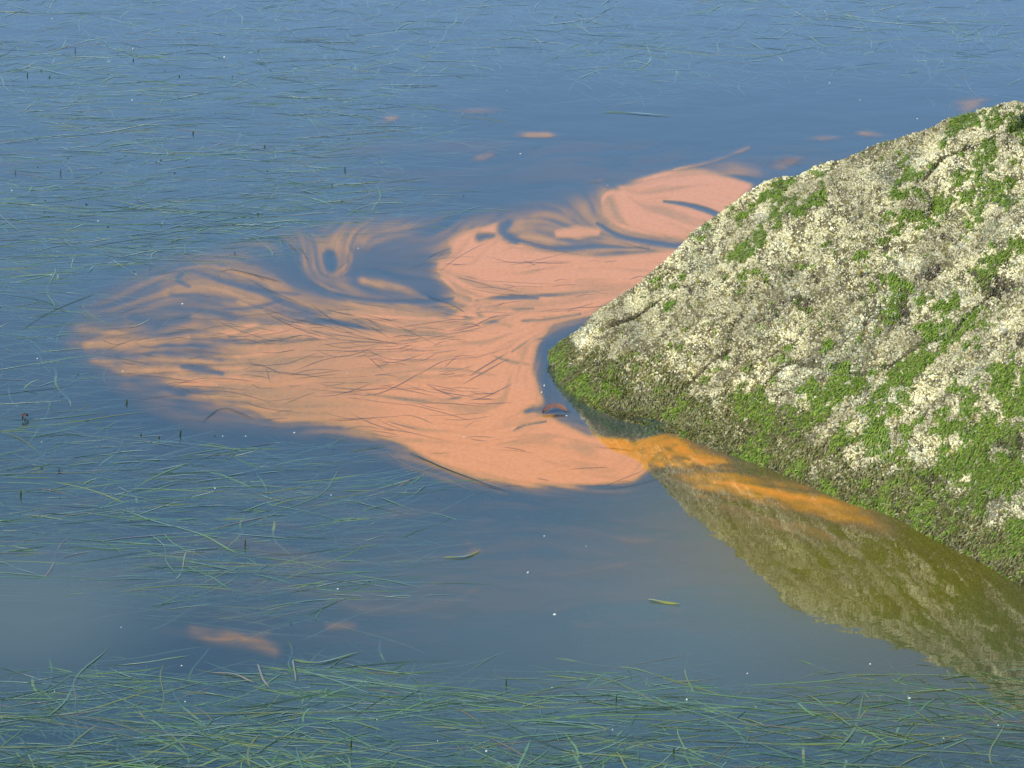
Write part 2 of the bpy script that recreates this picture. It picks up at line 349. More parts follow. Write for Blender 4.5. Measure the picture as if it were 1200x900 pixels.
# ------------------------------------------------------------------ the bloom: density map by polygons, strokes and streaks along a flow
W_, H_ = 1200, 900
gy_, gx_ = np.mgrid[0:H_, 0:W_].astype(float)
def blur(A, s):
    s = int(max(1, s))
    for ax_ in (0, 1):
        for _ in range(3):
            k = s//2+1; c_ = np.cumsum(np.pad(A, [(k+1, k) if a_ == ax_ else (0, 0) for a_ in (0, 1)], mode='edge'), axis=ax_)
            A = (np.take(c_, range(2*k+1, c_.shape[ax_]), ax_)-np.take(c_, range(0, c_.shape[ax_]-2*k-1), ax_))/(2*k+1)
    return A
def poly(pts, bl=3):
    M = np.zeros((H_, W_), bool); p = np.array(pts, float); n = len(p)
    x0, y0 = np.maximum(p.min(0).astype(int)-1, 0); x1, y1 = np.minimum(p.max(0).astype(int)+2, (W_, H_))
    xs = gx_[y0:y1, x0:x1]; ys = gy_[y0:y1, x0:x1]; I = np.zeros(xs.shape, bool)
    for i in range(n):
        ax_, ay_ = p[i]; bx, by = p[(i+1) % n]
        if ay_ == by: continue
        I ^= ((ay_ > ys) != (by > ys)) & (xs < (bx-ax_)*(ys-ay_)/(by-ay_)+ax_)
    M[y0:y1, x0:x1] = I
    return blur(M.astype(float), bl)
def curve(pts, n=60):
    p = np.array(pts, float); tt = np.linspace(0, len(p)-1, n); P = np.vstack([2*p[0]-p[1], p, 2*p[-1]-p[-2]])
    i = np.minimum(tt.astype(int), len(p)-2); f = (tt-i)[:, None]
    a, b, c_, d = P[i], P[i+1], P[i+2], P[i+3]
    return .5*((2*b)+(-a+c_)*f+(2*a-5*b+4*c_-d)*f**2+(-a+3*b-3*c_+d)*f**3)
def stroke(pts, w0, w1=None, soft=1.0, w2=None):     # width may swell in the middle; distances weigh the vertical more, as seen on the flat
    c_ = curve(pts, 70); w1 = w0 if w1 is None else w1; w2 = w0 if w2 is None else w2
    A = np.zeros((H_, W_)); n = len(c_)
    for k, (x, y) in enumerate(c_):
        s = k/(n-1); wd = (w0*(1-2*s)+w1*2*s) if s < .5 else (w1*(2-2*s)+w2*(2*s-1))
        wd = max(wd, .6); rr = int(wd*3+3)
        x0, x1, y0, y1 = int(max(0, x-rr)), int(min(W_, x+rr)), int(max(0, y-rr)), int(min(H_, y+rr))
        if x1 <= x0 or y1 <= y0: continue
        d2 = (gx_[y0:y1, x0:x1]-x)**2+(gy_[y0:y1, x0:x1]-y)**2
        A[y0:y1, x0:x1] = np.maximum(A[y0:y1, x0:x1], np.exp(-(d2/wd**2)**soft))
    return A
haze = poly([(75, 405), (98, 352), (170, 318), (280, 285), (400, 262), (500, 258), (600, 246), (700, 225), (860, 190), (900, 200), (860, 260), (700, 370), (628, 400), (640, 470), (740, 515), (775, 550), (740, 574), (640, 575), (560, 565), (480, 540), (400, 515), (320, 500), (230, 500), (175, 478), (110, 435)], 14)*.52
dense = poly([(92, 402), (130, 385), (190, 395), (250, 385), (330, 372), (400, 362), (430, 368), (520, 372), (560, 350), (535, 345), (512, 322), (508, 304), (530, 300), (522, 283), (547, 268), (587, 257), (585, 274), (605, 286), (640, 292), (705, 298), (790, 290), (835, 286), (830, 300), (690, 370), (648, 380), (629, 405), (626, 432), (634, 458), (642, 474), (652, 490), (690, 508), (737, 512), (760, 535), (766, 550), (742, 567), (690, 572), (620, 570), (560, 560), (505, 543), (465, 520), (427, 508), (375, 499), (325, 497), (290, 480), (200, 468), (140, 440), (105, 425)], 5)
left = poly([(160, 330), (220, 312), (275, 305), (330, 325), (380, 352), (420, 372), (400, 395), (250, 395), (150, 385), (110, 370), (190, 345)], 8)*.62
D_ = np.maximum(np.maximum(haze, dense*1.0), left)
D_ = D_*(1-.50*sm(560, 90, gx_)*(gy_ > 240))
def add(A, k): global D_; D_ = np.maximum(D_, A*k)
def sub(A, k): global D_; D_ = D_*(1-A*k)
# blue windows between the arms
sub(poly([(288, 300), (330, 292), (352, 290), (358, 318), (385, 338), (414, 352), (385, 352), (345, 338), (318, 318)], 7), .76)
sub(poly([(402, 312), (412, 290), (470, 285), (505, 292), (508, 322), (532, 345), (510, 352), (480, 345), (455, 350), (425, 345), (408, 330)], 8), .72)
sub(poly([(430, 268), (520, 262), (530, 280), (505, 300), (470, 290), (430, 285)], 9), .4)
add(stroke([(372, 282), (358, 292), (360, 314), (382, 334), (410, 350), (450, 362), (500, 370)], 5, 7, .9, 9), .42)
add(stroke([(425, 329), (445, 332), (468, 338), (500, 350)], 7, 8, .9, 4), .66)
add(stroke([(376, 285), (400, 287), (410, 300), (402, 318)], 5, 5, 1, 6), .45)
sub(stroke([(386, 300), (388, 312)], 8, 9, 2), .95)
# loose arm above
add(poly([(704, 231), (718, 222), (747, 212), (780, 202), (820, 198), (860, 205), (890, 215), (850, 255), (815, 285), (767, 277), (722, 265), (703, 250)], 4), 1.0)
sub(stroke([(778, 236), (805, 240), (830, 247), (850, 256)], 1.5, 3, 1.3, 3.5), .85)
sub(stroke([(700, 262), (725, 276), (765, 284), (800, 288), (830, 284)], 2, 4, 1.3, 3), .85)
add(stroke([(655, 274), (678, 272), (700, 272)], 8, 12, 1.6, 6), .95)
add(stroke([(672, 262), (682, 248), (694, 238)], 8, 6, .8, 4), .42)
sub(stroke([(608, 282), (650, 291), (700, 289), (760, 291)], 2, 4, 1.1, 1), .75)
sub(stroke([(596, 262), (590, 272), (604, 282)], 5, 6, 1, 5), .8); sub(stroke([(562, 278), (578, 276)], 5, 4, 1, 3), .7)
add(stroke([(560, 262), (620, 248), (660, 238), (700, 228)], 3, 4, .8, 2), .35)
add(stroke([(790, 199), (830, 190), (860, 180), (877, 173)], 2.2, 2.5, 1, 3), .55)
# dark leads inside the body
for pts, a, b, k in [([(175, 322), (225, 318), (262, 330), (300, 340), (350, 345)], 2, 3.5, .55), ([(215, 320), (208, 328), (222, 336)], 2, 3, .6), ([(155, 372), (185, 378), (220, 372)], 5, 9, .62), ([(200, 345), (240, 350), (275, 352)], 3, 6, .45),
                     ([(214, 430), (232, 432), (260, 438)], 3, 6, .7), ([(155, 445), (180, 450), (215, 462)], 4, 9, .62), ([(262, 363), (300, 360), (330, 352)], 1.5, 3, .5), ([(395, 345), (440, 352), (500, 353), (530, 350)], 2, 3, .7),
                     ([(270, 395), (330, 378), (420, 380), (480, 388), (520, 392)], 3, 6, .42), ([(225, 395), (300, 400), (380, 396)], 2, 4, .35), ([(558, 352), (600, 348), (630, 350)], 2, 3.5, .6), ([(545, 372), (570, 378), (590, 372)], 2, 3, .5),
                     ([(612, 376), (640, 374), (680, 368)], 1.5, 2.5, .7), ([(560, 360), (565, 372), (598, 382)], 2, 3, .4), ([(598, 345), (660, 345), (740, 335)], 1.5, 2.5, .5), ([(600, 362), (625, 362)], 1.5, 2.5, .6), ([(600, 412), (620, 400), (640, 396)], 1, 2, .5),
                     ([(615, 482), (640, 480), (668, 484)], 3, 8, .75), ([(602, 505), (615, 498), (640, 494)], 1, 2, .6), ([(580, 418), (600, 424), (620, 427)], 1, 2, .5), ([(440, 440), (520, 432), (580, 440)], 1, 2, .3), ([(585, 520), (620, 515), (660, 512)], 1, 2, .3), ([(430, 462), (500, 470), (540, 466)], 1.2, 2.4, .35)]:
    sub(stroke(pts, a, b, 1.1, a), k)
# bloom drifting along the rock
add(poly([(735, 512), (790, 510), (830, 523), (852, 540), (830, 556), (800, 556), (768, 552), (758, 535)], 6), .95)
add(stroke([(818, 570), (860, 572), (910, 577), (960, 588), (1010, 606), (1040, 620)], 9, 12, .8, 18), .92)
add(stroke([(870, 588), (930, 596), (985, 612), (1030, 634)], 10, 17, .8, 14), .34)
sub(stroke([(815, 545), (830, 556), (862, 560)], 3, 7, 1, 5), .15)
add(stroke([(850, 556), (890, 572), (930, 580)], 10, 14, .8, 12), .3)
add(poly([(770, 545), (860, 535), (1000, 590), (1080, 640), (1000, 645), (880, 612), (800, 585)], 13), .42)
add(stroke([(980, 605), (1010, 625), (1010, 640)], 12, 12, .8, 8), .25)
add(poly([(800, 560), (860, 560), (960, 578), (1050, 612), (1040, 640), (960, 620), (870, 598), (805, 580)], 10), .80)
add(poly([(740, 512), (800, 512), (850, 535), (880, 565), (845, 572), (800, 560), (765, 553), (745, 535)], 7), .80)
add(poly([(742, 512), (830, 518), (880, 555), (960, 575), (1045, 606), (1050, 634), (970, 628), (880, 602), (815, 575), (768, 555)], 8), .60)
near_rock = sm(735, 790, gx_)*sm(470, 500, gy_)
D_ = D_*(1-near_rock*np.clip(1.0-1.5*fbm((gx_+gy_*.4)/22, (gy_-gx_*.30)/8, 311, 4, .6), 0, .24))
D_ = D_*(1-near_rock*.7*sm(950, 1060, gx_+.5*(gy_-600)))
# wisps below the body and near the frame's middle
wis = np.zeros((H_, W_))
for pts, a, b, k in [([(395, 703), (430, 714), (480, 712), (530, 704), (560, 690)], 5, 7, .36), ([(470, 700), (520, 680), (590, 672), (640, 676), (700, 668), (738, 660)], 4, 6, .28), ([(545, 634), (556, 642), (562, 646), (545, 652)], 3, 4, .45), ([(490, 660), (530, 654), (560, 646)], 2, 3, .3),
                     ([(668, 618), (700, 624), (740, 632), (775, 628), (810, 615)], 4, 6, .42), ([(700, 610), (760, 622), (830, 622)], 8, 14, .18), ([(604, 699), (640, 696), (690, 700)], 3, 4, .30), ([(672, 731), (690, 733), (706, 732)], 3, 3, .28), ([(385, 735), (400, 733), (415, 734)], 4, 5, .42),
                     ([(225, 738), (252, 746), (285, 750), (322, 762)], 7, 10, .62), ([(285, 752), (300, 745), (318, 740)], 3, 5, .4), ([(180, 735), (220, 742)], 3, 5, .2), ([(780, 712), (800, 716)], 4, 6, .3), ([(470, 545), (520, 560), (595, 578)], 3, 5, .45), ([(570, 640), (640, 655), (720, 640)], 10, 18, .13),
                     ([(560, 590), (680, 605), (820, 590)], 14, 22, .12), ([(520, 620), (560, 600), (640, 600)], 6, 10, .14), ([(620, 232), (560, 258), (480, 280)], 5, 9, .2)]:
    wis = np.maximum(wis, stroke(pts, a, b, .9, a)*k)
add(blur(wis, 3), .60)
D_ = np.clip(D_, 0, 1)
# flow for the streaks
FV = [(100, 400, 1, -.05), (150, 350, 1, -.35), (200, 320, 1, -.15), (280, 320, 1, .12), (340, 350, 1, .3), (420, 370, 1, .15), (300, 400, 1, -.02), (200, 430, 1, .12), (260, 460, 1, .2), (350, 480, 1, .12), (450, 500, 1, .35), (520, 540, 1, .3), (600, 560, 1, .1), (700, 560, 1, 0), (755, 540, .5, -1),
      (450, 430, 1, -.05), (540, 400, 1, -.05), (600, 380, 1, -.3), (620, 420, .3, -1), (630, 460, -.2, -1), (600, 500, 1, -.2), (520, 460, 1, .15), (540, 340, 1, .35), (560, 290, .6, -.8), (600, 320, 1, .1), (700, 320, 1, -.1), (760, 310, 1, -.1), (650, 350, 1, -.2), (720, 240, .4, .9), (780, 270, 1, .2),
      (800, 215, 1, -.15), (760, 225, 1, -.4), (840, 240, 1, .2), (480, 280, 1, -.15), (365, 300, .1, 1), (400, 300, .1, -1), (440, 335, 1, .25), (600, 200, 1, -.12), (800, 130, 1, -.08), (1000, 100, 1, -.1), (300, 100, 1, 0), (500, 700, 1, -.12), (600, 640, 1, -.15), (700, 620, 1, .12), (300, 750, 1, .1), (700, 700, 1, -.05),
      (800, 540, 1, .2), (900, 580, 1, .15), (680, 520, 1, .15), (700, 500, .9, .5), (1000, 620, 1, .5)]
FV = np.array(FV); s_ = 4
yy, xx = np.mgrid[0:H_:s_, 0:W_:s_].astype(float); nu_ = np.zeros(xx.shape); nv_ = np.zeros(xx.shape); ws = np.zeros(xx.shape)
for x, y, a, b in FV:
    L_ = math.hypot(a, b); k = 1/(((xx-x)**2+((yy-y)*1.5)**2)+150)**1.6; nu_ += k*a/L_; nv_ += k*b/L_; ws += k
nu_ /= ws; nv_ /= ws
nv_ += (fbm(xx/90, yy/40, 101, 3)-.5)*.7
l_ = np.sqrt(nu_**2+nv_**2)+1e-6; nu_ /= l_; nv_ /= l_
s2_ = 1.5; yy, xx = np.mgrid[0:H_:s2_, 0:W_:s2_]; r3 = np.random.default_rng(3)
def lic(src, n, step):
    acc = bil(src, xx, yy).copy(); 
    for sg in (1, -1):
        x = xx.copy(); y = yy.copy()
        for k in range(n):
            a = bil(nu_, x, y, s_); b = bil(nv_, x, y, s_); x = x+sg*a*step; y = y+sg*b*step
            acc += bil(src, x, y)
    return acc/(2*n+1)
noise0 = blur(r3.random((H_, W_)), 1); noise1 = blur(r3.random((H_, W_)), 5)
la = lic(noise0, 22, 1.8); lb = lic(noise1, 22, 4.0)
la = (la-la.mean())/la.std(); lb = (lb-lb.mean())/lb.std()
st_f = bil(la, gx_, gy_, s2_); st_c = bil(lb, gx_, gy_, s2_)
full = sm(.55, 1.0, D_)
lf = .32+.68*sm(600, 200, gx_)
dens = D_ + (1-full)*D_*(.22*st_c+.20*st_f)*1.3 - full*np.clip(.09*lf+.15*lf*st_c+.085*st_f, 0, .6)
far = blur(np.exp(-(((gx_-620)/430)**2+((gy_-640)/90)**2)), 8)*.15+np.exp(-(((gx_-700)/330)**2+((gy_-190)/70)**2))*.12+np.exp(-(((gx_-700)/80)**2+((gy_-455)/60)**2))*.10
dens = np.maximum(dens, np.minimum(far*(1+.5*st_c+.4*st_f)*(.5+.9*sm(.35, .7, fbm(gx_/120, gy_/22, 301, 3))), .12+.1*far+.012*st_f+.01*st_c))
dens = np.clip((dens-.03)*1.03, 0, .97)
# keep off the faintest skin, so that the sheet ends where the bloom ends
step = 1.6
gxs = np.arange(40, 1110, step); gys = np.arange(165, 790, step)
PXb, PYb = np.meshgrid(gxs, gys); db = bil(dens, PXb, PYb)
wlb = np.interp(PXb, *np.array(WL, float).T)
def sheet(px, py, d, name, label, cat, kind=None, group=None, thr=.004, z=.0015):
    P = ground(px, py, z); nr, nc = px.shape; I = np.arange(nr*nc).reshape(nr, nc)
    Q = np.stack([I[1:, :-1], I[1:, 1:], I[:-1, 1:], I[:-1, :-1]], -1).reshape(-1, 4)
    keep_ = d.ravel()[Q].max(1) > thr; Q = Q[keep_]
    us, inv = np.unique(Q.ravel(), return_inverse=True); Q = inv.reshape(-1, 4)
    PP = P.reshape(-1, 3)[us]; org = PP.mean(0); org[2] = 0
    return obj(name, mesh(name, PP-org, None, Q, dict(cover=d.ravel()[us])), BLOOM, label=label, cat=cat, kind=kind, group=group, loc=org)
m = N('bloom_film'); nrm = ripple(m)
dn_ = m.attr('cover')
gn = m.noise(60, 4, m.coords((1, .5, 1)), .6)
colb = m.mix(m.n('ShaderNodeMapRange', {'Value': dn_, 'From Min': .15, 'From Max': .55}).outputs[0], (.42, .30, .22), (.80, .37, .055))
colb = m.mix(m.n('ShaderNodeMapRange', {'Value': dn_, 'From Min': .68, 'From Max': .92}).outputs[0], colb, (.98, .345, .040))
colb = m.mix(m.math('MULTIPLY', gn, .22), colb, (.62, .30, .09))
al = m.math('MULTIPLY', dn_, m.math('ADD', .90, m.math('MULTIPLY', m.math('SUBTRACT', gn, .35), .45)), True)
body = m.n('ShaderNodeBsdfDiffuse', {'Color': colb}).outputs[0]
tr_ = m.n('ShaderNodeBsdfTransparent').outputs[0]
BLOOM = m.done(m.mixs(al, tr_, wet(m, body, nrm)))
sheet(PXb, PYb, db, 'algae_bloom', 'salmon orange algae bloom swirling over the water beside the rock', None, kind='stuff')
# the loose far patches, each a thing
def ppatch(cx, cy, rx, ry, ang, k, label, seed, tail=0):
    xs = np.arange(cx-rx*1.9, cx+rx*1.9, 1.2); ys = np.arange(cy-ry*2.2-4, cy+ry*2.2+4, .8); a, b = np.meshgrid(xs, ys)
    ca, sa = math.cos(R(ang)), math.sin(R(ang)); dx = a-cx; dy = -(b-cy)
    p = (dx*ca+dy*sa)/rx; q = (-dx*sa+dy*ca)/(ry*(1+tail*np.clip(-p, -.8, .8)))
    rr = np.sqrt(p*p+q*q)+(fbm(a/16+seed, b/5, seed, 3)-.5)*.9
    d = np.clip(sm(1.25, .15, rr)*k*.85*(.8+.4*fbm(a/10, b/2.5, seed+4, 3)), 0, .9)
    sheet(a, b, d, 'bloom_patch', label, 'algae patch', group='loose patches of bloom beyond the main bloom', thr=.01)
ppatch(563, 129, 30, 4.5, 2, .34, 'faint long patch of pink bloom above the brighter oval one', 1)
ppatch(631, 158, 29, 4.2, 0, .68, 'narrow bright salmon patch of bloom alone in open blue water', 2)
ppatch(567, 183, 17, 6, 15, .42, 'small yellowish bent patch of bloom under the faint long one', 3)
ppatch(457, 139, 14, 5.5, 12, .46, 'small triangular pink patch of bloom at the edge of the eelgrass', 4, .5)
ppatch(698, 212, 11, 2.6, 8, .40, 'tiny pink sliver of bloom above the round blob of bloom', 5)
ppatch(922, 190, 24, 9, 12, .58, 'pink patch of bloom touching the upper edge of the rock', 6)
ppatch(968, 162, 19, 3.6, 3, .42, 'thin dim streak of bloom just above the rock edge', 7)
ppatch(1019, 157, 21, 4.6, -5, .55, 'flat pink patch of bloom beside the thin dim streak near the rock', 8)
ppatch(1140, 121, 26, 9, 14, .52, 'largest far patch of pink bloom behind the rock top', 9, .6)
ppatch(1235, 98, 22, 5, 5, .4, 'pink patch of bloom at the far right beyond the rock', 10)

# ------------------------------------------------------------------ eelgrass
def ribbons(p0, ang, ln, wid, curv, z0, z1, tint, r, K=12, wob=.6):
    n = len(ln); s = np.linspace(0, 1, K)
    a = ang[:, None]+curv[:, None]*s+wob*.25*np.sin(s*6.28*(.5+r.random((n, 1)))+r.random((n, 1))*6.28)
    st = ln[:, None]/(K-1); x = p0[:, :1]+np.cumsum(np.cos(a)*st, 1); y = p0[:, 1:2]+np.cumsum(np.sin(a)*st, 1)
    z = z0[:, None]*(1-s)+z1[:, None]*s+.002*np.sin(s*9+r.random((n, 1))*6.28)*(r.random((n, 1)))
    tap = np.clip(np.minimum(s*8+.4, (1-s)*5+.12), 0, 1); hw = wid[:, None]*.5*tap
    roll = (r.random((n, 1))-.5)*1.6+.9*np.sin(s*4*r.random((n, 1))+r.random((n, 1))*6.28)
    nx, ny = -np.sin(a), np.cos(a); cr, sr = np.cos(roll*.8), np.sin(roll*.8)*.15
    A = np.stack([x-nx*hw*cr, y-ny*hw*cr, z-hw*sr], -1); B = np.stack([x+nx*hw*cr, y+ny*hw*cr, z+hw*sr], -1)
    VV = np.stack([A, B], 2).reshape(n, 2*K, 3); o = np.arange(n)[:, None]*2*K; k = np.arange(K-1)[None]*2
    q = np.stack([o+k, o+k+1, o+k+3, o+k+2], -1).reshape(-1, 4)
    return VV.reshape(-1, 3), q, np.repeat(tint[:, None], 2*K, 1).reshape(-1, 3)
m = N('eelgrass_blade'); nrm = ripple(m)
tc = m.attr('tint', 'Color')
dd = m.mixs(.3, m.n('ShaderNodeBsdfDiffuse', {'Color': tc}).outputs[0], m.n('ShaderNodeBsdfTranslucent', {'Color': tc}).outputs[0])
upn = m.n('ShaderNodeCombineXYZ', {'Z': 1.0}).outputs[0]
EEL = m.done(wet(m, dd, nrm, .03))
def palette(n, r, dead=.12):
    cols = np.array([(.14, .27, .10), (.17, .30, .09), (.10, .22, .10), (.20, .30, .10), (.15, .27, .14), (.24, .29, .08), (.06, .12, .04)]); c_ = cols[r.integers(0, len(cols), n)]*(.7+.7*r.random((n, 1)))
    dd_ = np.array([(.30, .27, .16), (.26, .25, .16), (.25, .20, .11)])[r.integers(0, 3, n)]
    return np.where(r.random((n, 1)) < dead, dd_, c_)
def bed(name_label, n, rho, box, r, angf, lr=(.25, .75), wr=(.004, .010), zr=(-.06, .004), dead=.10, surf=.42):
    x0, y0, x1, y1 = box; P = []
    while len(P) < n:
        a = x0+(x1-x0)*r.random(4000); b = y0+(y1-y0)*r.random(4000)
        k = r.random(4000) < rho(a, b); P += list(zip(a[k], b[k]))
    P = np.array(P[:n]); g = ground(P[:, 0], P[:, 1]); ang = angf(P[:, 0], P[:, 1], r)
    ln = lr[0]+(lr[1]-lr[0])*r.random(n)**1.3; wid = wr[0]+(wr[1]-wr[0])*r.random(n)
    sf = r.random(n) < surf
    za = np.where(sf, -.0015+.003*r.random(n), -.006+zr[0]*r.random(n)); zb = np.where(sf, -.006+.008*r.random(n), za+(r.random(n)-.5)*.03)
    zb = np.minimum(zb, .0014)
    p0 = g[:, :2]-np.stack([np.cos(ang), np.sin(ang)], -1)*ln[:, None]*.5
    pal = palette(n, r, dead); wid = np.where(pal[:, 2]/pal[:, 1] > .55, wid*.55, wid)
    VV, q, cc = ribbons(p0, ang, ln, wid, r.normal(0, .30, n), za, zb, pal, r)
    org = g.mean(0); org[2] = 0
    obj('eelgrass', mesh('eelgrass', VV-org, None, q, dict(tint=cc)), EEL, label=name_label, kind='stuff', loc=org)
def af(mean, spread, wild):
    def f(px, py, r):
        base_ = mean+.35*(fbm(px/120, py/60, 201, 2)-.5)*2; a = base_+r.normal(0, spread, len(px))
        return np.where(r.random(len(px)) < wild, r.random(len(px))*6.28, a)
    return f
clump = lambda a, b, s, q=.42: sm(q-.12, q+.22, fbm(a/70, b/26, s, 3))
wlx = lambda a: np.interp(a, *np.array(SIL, float).T)
r1 = np.random.default_rng(31)
bed('submerged eelgrass strewn in long strands across the upper left water', 4300,
    lambda a, b: sm(330, 290, b-(a-200)*-.18)*sm(640, 330, a+(b-150)*.5)*(.25+.75*clump(a, b, 5))*sm(30, 110, b), (-40, 40, 560, 345), r1, af(.05, .35, .22))
bed('tangled eelgrass showing dimly along the far top of the water', 3800,
    lambda a, b: sm(118, 50, b+(.02*a-12)*(a > 500)+20*(vnoise(a/70, b*0, 8)-.5)*2)*(.45+.55*clump(a, b, 9)), (-40, -25, 1240, 120), r1, af(.1, .8, .5), zr=(-.12, .0), surf=.34)
bed('long thin eelgrass strands floating on the dark water below the bloom', 1300,
    lambda a, b: sm(560, 330, a+(b-600)*.3)*sm(500, 540, b+(a-300)*-.06)*sm(715, 640, b-(a-100)*.12)*(.3+.7*clump(a, b, 15)), (-40, 470, 560, 730), r1, af(.15, .35, .14))
bed('sparse eelgrass left of the pale tip of the bloom', 330,
    lambda a, b: sm(190, 60, a)*(.35+.65*clump(a, b, 19)), (-40, 320, 200, 520), r1, af(.0, .4, .22))
bed('thick mat of tangled eelgrass along the near edge of the water', 5600,
    lambda a, b: sm(765, 815, b+18*(fbm(a/60, a*0, 25, 2)-.5)*2-.10*np.abs(a-450)*(a < 450)*.3-(np.abs(a-620) < 160)*6+(a > 700)*(-20)*sm(700, 800, a)*sm(1050, 950, a))*(.3+.7*clump(a, b, 27)), (-40, 755, 1240, 930), r1, af(-.1, .45, .30), dead=.06, zr=(-.10, 0), surf=.36)

def blade_path(px_pts, wid, col, z=.004, name='eelgrass_blade', label=None, group=None, cat='eelgrass blade', K=28):
    c_ = curve(px_pts, K); g = ground(c_[:, 0], c_[:, 1], z); d = np.gradient(g, axis=0); d /= np.linalg.norm(d, axis=1, keepdims=True)
    s = np.linspace(0, 1, K); tap = np.clip(np.minimum(s*6+.3, (1-s)*5+.1), 0, 1)[:, None]*wid*.5
    side = np.stack([-d[:, 1], d[:, 0], 0*s], -1); tw = np.sin(s*7+px_pts[0][0])[:, None]*.25
    A = g-side*tap; B = g+side*tap; A[:, 2:] += tap*tw; B[:, 2:] += np.abs(tap*.1)
    M_ = g+np.array([0, 0, .0012])*np.clip(tap/.004, 0, 1)
    VV = np.stack([A, M_, B], 1).reshape(-1, 3); org = VV.mean(0); org[2] = 0
    k = np.arange(K-1)*3; q = np.concatenate([np.stack([k, k+1, k+4, k+3], -1), np.stack([k+1, k+2, k+5, k+4], -1)])
    return obj(name, mesh(name, VV-org, None, q, dict(tint=np.tile(col, (len(VV), 1)))), EEL, label=label, cat=cat, group=group, loc=org)
# strands lying in and over the bloom
m = N('strand_in_bloom'); tc = m.attr('tint', 'Color')
STR = m.done(m.mixs(.56, wet(m, m.n('ShaderNodeBsdfDiffuse', {'Color': tc}).outputs[0], ripple(m), .03), m.n('ShaderNodeBsdfTransparent').outputs[0]))
dk = np.array([(.035, .06, .04), (.05, .085, .04), (.03, .045, .04), (.08, .11, .04)])
r4 = np.random.default_rng(44); acc = []; nb = {}
n_ = 0
while n_ < 330:
    x = 90+680*r4.random(); y = 280+295*r4.random()
    if dens[int(y), int(x)] < .25 or (x > 580 and 375 < y < 525): continue
    pk = np.exp(-((x-360)/170)**2-((y-393)/24)**2)+.35*np.exp(-((x-420)/160)**2-((y-440)/60)**2)+.22*np.exp(-((x-620)/90)**2-((y-340)/35)**2)+.13
    if r4.random() > pk: continue
    fa = math.atan2(float(bil(nv_, np.array([x]), np.array([y]), s_)[0]), float(bil(nu_, np.array([x]), np.array([y]), s_)[0]))
    wild = r4.random() < .02
    a = fa*.7+r4.normal(0, .13) if not wild else r4.random()*3.14
    L_ = (16+85*r4.random()**2) if not wild else 10+16*r4.random()
    cv = r4.normal(0, .07)*L_; dx, dy = math.cos(a)*L_/2, math.sin(a)*L_/2
    ptsb = [(x-dx, y-dy), (x-dx*.3, y-dy*.3+cv*.6), (x+dx*.3, y+dy*.3+cv*.5), (x+dx, y+dy)]
    wd = .002+.003*r4.random(); colr = dk[r4.integers(0, 4)]; wd *= .5 if wild else 1
    n_ += 1
    K = 12; c_ = curve(ptsb, K); g = ground(c_[:, 0], c_[:, 1], .0022+.0006*r4.random()); d = np.gradient(g, axis=0); d /= np.linalg.norm(d, axis=1, keepdims=True)
    s = np.linspace(0, 1, K); side = np.stack([-d[:, 1], d[:, 0], 0*s], -1)*(np.clip(np.minimum(s*4+.1, (1-s)*4+.1), 0, 1)*wd)[:, None]
    acc.append((np.stack([g-side, g+side], 1).reshape(-1, 3), np.tile(colr, (2*K, 1))))
    if L_ > 76: nb[n_] = (acc.pop(), x, y)
K = 12; kk = np.arange(K-1)*2; q1 = np.stack([kk, kk+1, kk+3, kk+2], -1)
VV = np.concatenate([a_[0] for a_ in acc]); org = VV.mean(0); org[2] = 0
obj('eelgrass', mesh('eelgrass', VV-org, None, np.concatenate([q1+i*2*K for i in range(len(acc))]), dict(tint=np.concatenate([a_[1] for a_ in acc]))), STR, label='fine dark eelgrass strands caught in the salmon coloured bloom', kind='stuff', loc=org)
for (vv, cc), x, y in nb.values():
    reg = 'pale left arm' if x < 260 else 'streaky middle' if x < 450 else 'solid part'
    reg2 = 'upper side' if y < 375 else 'centre' if y < 430 else 'lower side'
    org = vv.mean(0); org[2] = 0
    obj('eelgrass_blade', mesh('eelgrass_blade', vv-org, None, q1, dict(tint=cc)), STR, label='long thin dark eelgrass strand on the %s of the bloom, %s' % (reg, reg2), cat='eelgrass blade', group='long strands on the bloom, %s, %s' % (reg, reg2), loc=org)
blade_path([(707, 131), (740, 132), (788, 136)], .013, (.16, .26, .05), label='single straight green eelgrass blade alone in open water near the top')
blade_path([(760, 702), (775, 705), (798, 708)], .016, (.42, .42, .06), label='short yellow eelgrass blade floating alone below the rock tip')
blade_path([(480, 530), (520, 548), (560, 563), (600, 577)], .008, (.05, .07, .03), label='long dark strand along the lower edge of the bloom')
blade_path([(298, 468+22), (262, 478), (236, 494)], .005, (.05, .08, .05), label='dark slanting strand crossing the lower left rim of the bloom')
blade_path([(520, 653), (545, 652), (563, 645)], .012, (.30, .33, .07), label='yellow green strand ending in a curl of pink bloom')
blade_path([(330, 330), (300, 322), (272, 316), (256, 318)], .006, (.06, .07, .03), label='dark bent strand on the upper left arm of the bloom')
blade_path([(500, 347), (528, 356), (545, 366)], .005, (.04, .05, .035), label='dark strand where the blue window meets the solid bloom')
blade_path([(343, 773), (345, 785), (347, 799)], .006, (.30, .32, .2), label='pale strand bent down at a corner in the near mat')
blade_path([(343, 773), (375, 776), (420, 764)], .012, (.22, .32, .12), label='pale green strand running right from the bent corner in the near mat')
blade_path([(302, 778), (308, 795), (316, 806)], .007, (.34, .32, .24), label='pale dead blade pointing away at the edge of the near mat')
blade_path([(250, 788), (275, 790), (298, 800)], .007, (.36, .33, .22), label='tan dead blade beside the pale dead one')

